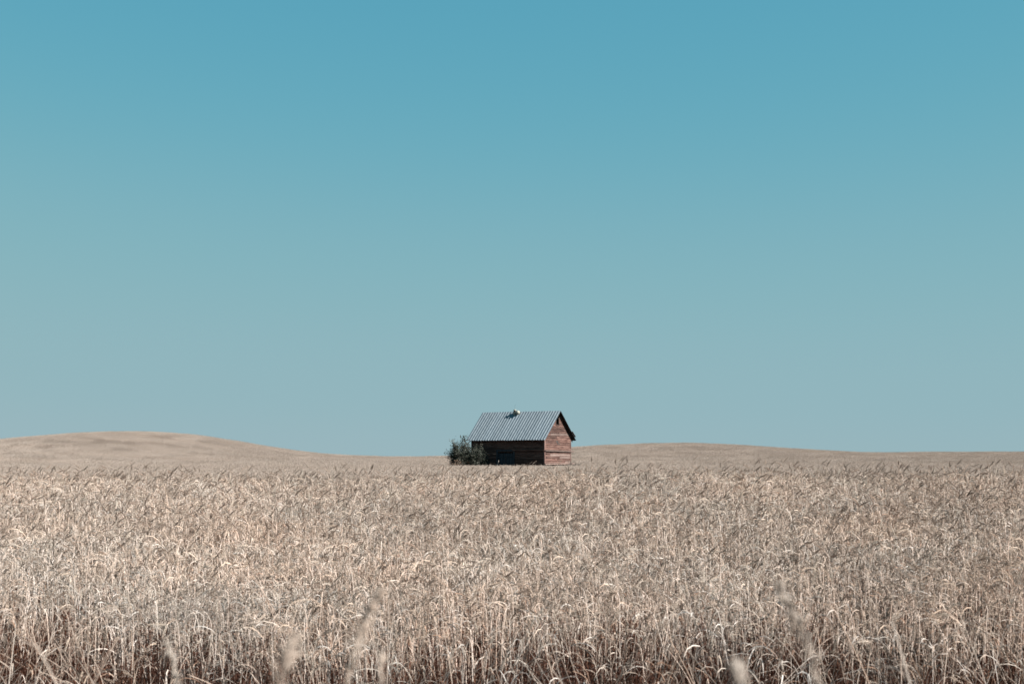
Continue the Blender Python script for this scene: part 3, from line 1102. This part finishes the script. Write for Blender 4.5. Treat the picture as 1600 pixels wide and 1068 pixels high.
# rusty docks and pale brome standing in the first metres of the crop
k2 = 520
y2 = 8.4 + rng.exponential(1.9, k2); x2 = rng.uniform(-1, 1, k2) * (0.40 * y2 + 1.4)
cl2 = np.sin(x2 * 1.1 + 4.0) * np.sin(y2 * 1.2 + 0.8 * x2)
ok2 = (y2 < 15) & (np.abs(cl2 + rng.normal(0, 0.2, k2)) > 0.35)
x2, y2, cl2 = x2[ok2], y2[ok2], cl2[ok2]; k2 = len(x2)
idx = np.concatenate([idx, np.where(cl2 > 0, rng.choice(REDT, k2), rng.choice(PALET, k2))])
sc = np.concatenate([sc, rng.uniform(0.95, 1.25, k2) * np.where(y2 > 10.5, 0.82, 1.0)])
x = np.concatenate([x, x2]); y = np.concatenate([y, y2]); k = len(x)
scatter('field_edge_grass', np.stack([x, y, ground_z(x, y) - 0.01], 1),
        np.stack([rng.normal(0, .12, k), rng.normal(0, .12, k), rng.uniform(0, 2 * PI, k)], 1), sc, idx, edge_col,
        'rough dry grass and rusty weeds along the front edge of the wheat', 'grass', M_GRASS)

# weeds along the foot of the barn
k = 130
t = rng.uniform(-hx - 0.5, hx + 0.3, k); off = rng.uniform(-0.75, -0.1, k)
x = BX + t * cb - (off - hy) * sb; y = BY_ + t * sb + (off - hy) * cb
scatter('barn_foot_weeds', np.stack([x, y, ground_z(x, y) - 0.02], 1),
        np.stack([rng.normal(0, .12, k), rng.normal(0, .12, k), rng.uniform(0, 2 * PI, k)], 1),
        rng.uniform(0.5, 0.95, k), rng.choice(TUFT, k), edge_col,
        'pale dry weeds along the foot of the shaded barn wall', 'weeds', M_GRASS)


# ------------------------------------------------------------------ tall grasses close to the camera
def ray(px, py, d):
    """where the grass at that place in the photograph stands, d metres off"""
    th = R(4.63); f = 2222.0
    u, v = (px - 800) / f, (534 - py) / f
    dirv = Vector((u, math.cos(th) - v * math.sin(th), math.sin(th) + v * math.cos(th)))
    return Vector((0, 0, 1.70)) + dirv * (d / dirv.y)


def plume_grass(p_low, p_top, plume_from, label, seed, fat=1.0, pale=True, group='tall grasses close to the camera'):
    """stem rising from the ground through p_low to p_top; the seed plume covers the top share"""
    r = random.Random(seed)
    d = (p_top - p_low)
    # carry the stem on down to the ground
    g = gz(p_low.x, p_low.y)
    dz = p_low.z - g
    slope = Vector((d.x, d.y, 0)) / max(0.15, d.z if d.z > 0.15 else 0.15)
    slope = slope * min(1.0, 0.45 / max(0.01, slope.length))
    base = p_low - Vector((slope.x * dz * 0.6, slope.y * dz * 0.6, dz))
    base.z = gz(base.x, base.y)
    root = empty('grass_stalk', base)
    tag(root, label, 'grass stalk', group)
    bez = []
    for i in range(15):
        t = i / 14
        if t < 0.6:
            q = t / 0.6
            bez.append(base.lerp(p_low, q) + Vector((0, 0, 0)))
        else:
            q = (t - 0.6) / 0.4
            bez.append(p_low.lerp(p_top, q))
    pts = bez
    for _ in range(3):
        pts = [pts[0]] + [(pts[i - 1] + pts[i] * 2 + pts[i + 1]) / 4 for i in range(1, len(pts) - 1)] + [pts[-1]]
    pts = [p - base for p in pts]
    C = [(0.33, 0.285, 0.245), (0.28, 0.235, 0.198), (0.37, 0.33, 0.295)] if pale else [(0.44, 0.36, 0.29), (0.38, 0.29, 0.22)]
    ms = MB(); ms.tube(pts, [0.0024 - 0.0012 * i / 14 for i in range(15)], 4, pick(r, C, 0.1)); ms.build('stem', M_PLUME, root)
    mp = MB()
    nsp = int(115 * fat)
    for i in range(nsp):
        t = r.uniform(plume_from, 1.0) * 14; k = min(int(t), 13)
        ax = (pts[k + 1] - pts[k]).normalized()
        u = (t / 14 - plume_from) / (1 - plume_from)
        w = fat * 0.011 * math.sin(PI * (0.08 + 0.84 * u)) * (0.75 + 0.25 * math.sin(u * 21))
        o_ = Vector((r.gauss(0, 1), r.gauss(0, 1), r.gauss(0, 1)))
        o_ = (o_ - ax * o_.dot(ax)).normalized()
        p = pts[k].lerp(pts[k + 1], t - k) + o_ * w * r.uniform(0.1, 0.9)
        mp.spike(p, ax * 1.0 + o_ * 0.5, r.uniform(0.009, 0.017), 0.0038, pick(r, C, 0.15), 4)
    mp.build('plume', M_PLUME, root)
    ml = MB()
    leaf_blade(ml, r, pts[4], r.uniform(0, 2 * PI), r.uniform(0.2, 0.3), 0.006, pick(r, C, 0.15), 6, droop=0.7)
    ml.build('leaf', M_PLUME, root)
    return root


PG = [
    ((428, 1068), (462, 996), 1.7, 0.55, 'thick pale blurred plume bending right, lowest left of centre', 1.25),
    ((540, 1040), (594, 925), 2.1, 0.55, 'long pale plume leaning right, tallest left of the barn', 1.25),
    ((1285, 1050), (1216, 915), 2.0, 0.52, 'long grey plume leaning left, tallest on the right side', 1.35),
    ((1168, 1090), (1150, 1040), 1.5, 0.60, 'stubby pale plume tip leaning left at the lower edge below centre right', 0.85),
    ((283, 1075), (262, 1005), 2.4, 0.55, 'grey brown plume leaning left in the lower left', 0.45),
    ((590, 1085), (597, 1018), 2.2, 0.60, 'short upright pale plume just right of the long leaning one', 0.45),
]
for i, (a, b_, d, pf, lab, fat) in enumerate(PG):
    plume_grass(ray(a[0], a[1], d), ray(b_[0], b_[1], d + 0.05), pf, lab, 50 + i, fat)

# bare straws leaning across the lower edge, a few metres off
BARE = [
    ((40, 1100), (95, 955), 3.6, 'tall right-leaning straw second from the left lower corner'),
    ((165, 1110), (100, 950), 4.2, 'tall straw leaning left across the lower left dark gap'),
    ((120, 1110), (60, 1010), 3.0, 'short straw leaning left at the lower left'),
    ((215, 1110), (205, 985), 4.6, 'nearly upright straw left of the leftmost pale plume'),
    ((604, 1110), (608, 912), 4.4, 'tallest straight upright straw, right of the long pale plume'),
    ((715, 1110), (690, 960), 4.0, 'thin straw leaning slightly left below the barn'),
    ((320, 1100), (400, 985), 3.4, 'straw leaning strongly right just left of the thick pale plume'),
    ((505, 1100), (470, 1010), 3.8, 'short straw leaning left between the thick and the long pale plume'),
    ((1020, 1110), (1075, 990), 3.4, 'straw leaning right, left of the stubby plume tip'),
    ((1110, 1110), (1040, 985), 4.5, 'straw leaning left, close beside the stubby plume tip'),
    ((1385, 1110), (1300, 945), 3.7, 'tall straw leaning left, next right of the long grey plume'),
    ((1440, 1110), (1395, 975), 3.2, 'straw leaning left, second to the right of the long grey plume'),
    ((1560, 1110), (1500, 960), 3.9, 'rightmost leaning straw near the lower right corner'),
    ((1345, 1110), (1365, 980), 4.6, 'nearly upright straw leaning a little right beside the long grey plume'),
    ((880, 1110), (845, 990), 4.2, 'short straw leaning left at the middle of the lower edge'),
    ((8, 1110), (25, 975), 3.3, 'nearly upright straw nearest the lower left corner'),
]
rs = random.Random(77)
for (a, b_, d, lab) in BARE:
    d = 6.2 + (d - 3.0) * 0.75 if d > 3.25 else d
    p0, p1 = ray(a[0], a[1], d), ray(b_[0], b_[1], d + rs.uniform(-0.1, 0.2))
    dv = p1 - p0
    g = gz(p0.x, p0.y)
    base = p0 - dv * ((p0.z - g) / max(dv.z, 0.05)) * 0.55
    base.z = gz(base.x, base.y)
    pts = [base, base.lerp(p0, 0.5), p0, p0.lerp(p1, 0.5), p1]
    for _ in range(2):
        pts = [pts[0]] + [(pts[i - 1] + pts[i] * 2 + pts[i + 1]) / 4 for i in range(1, 4)] + [pts[-1]]
    tip = pts[-1] + Vector((dv.x * 0.25 + rs.uniform(-.02, .02), 0, 0.015))
    pts = [p - base for p in pts + [tip]]
    mb = MB()
    mb.tube(pts, [0.0024, 0.0024, 0.0022, 0.002, 0.0015, 0.0006], 4, pick(rs, [(0.40, 0.345, 0.30), (0.34, 0.27, 0.22)], 0.1))
    leaf_blade(mb, rs, pts[3], rs.uniform(0, 2 * PI), 0.14, 0.005, pick(rs, [(0.36, 0.29, 0.24)], 0.1), 5, droop=0.8)
    o = mb.build('bare_straw', M_PLUME); o.location = base
    tag(o, lab, 'straw', 'bare straws along the lower edge')
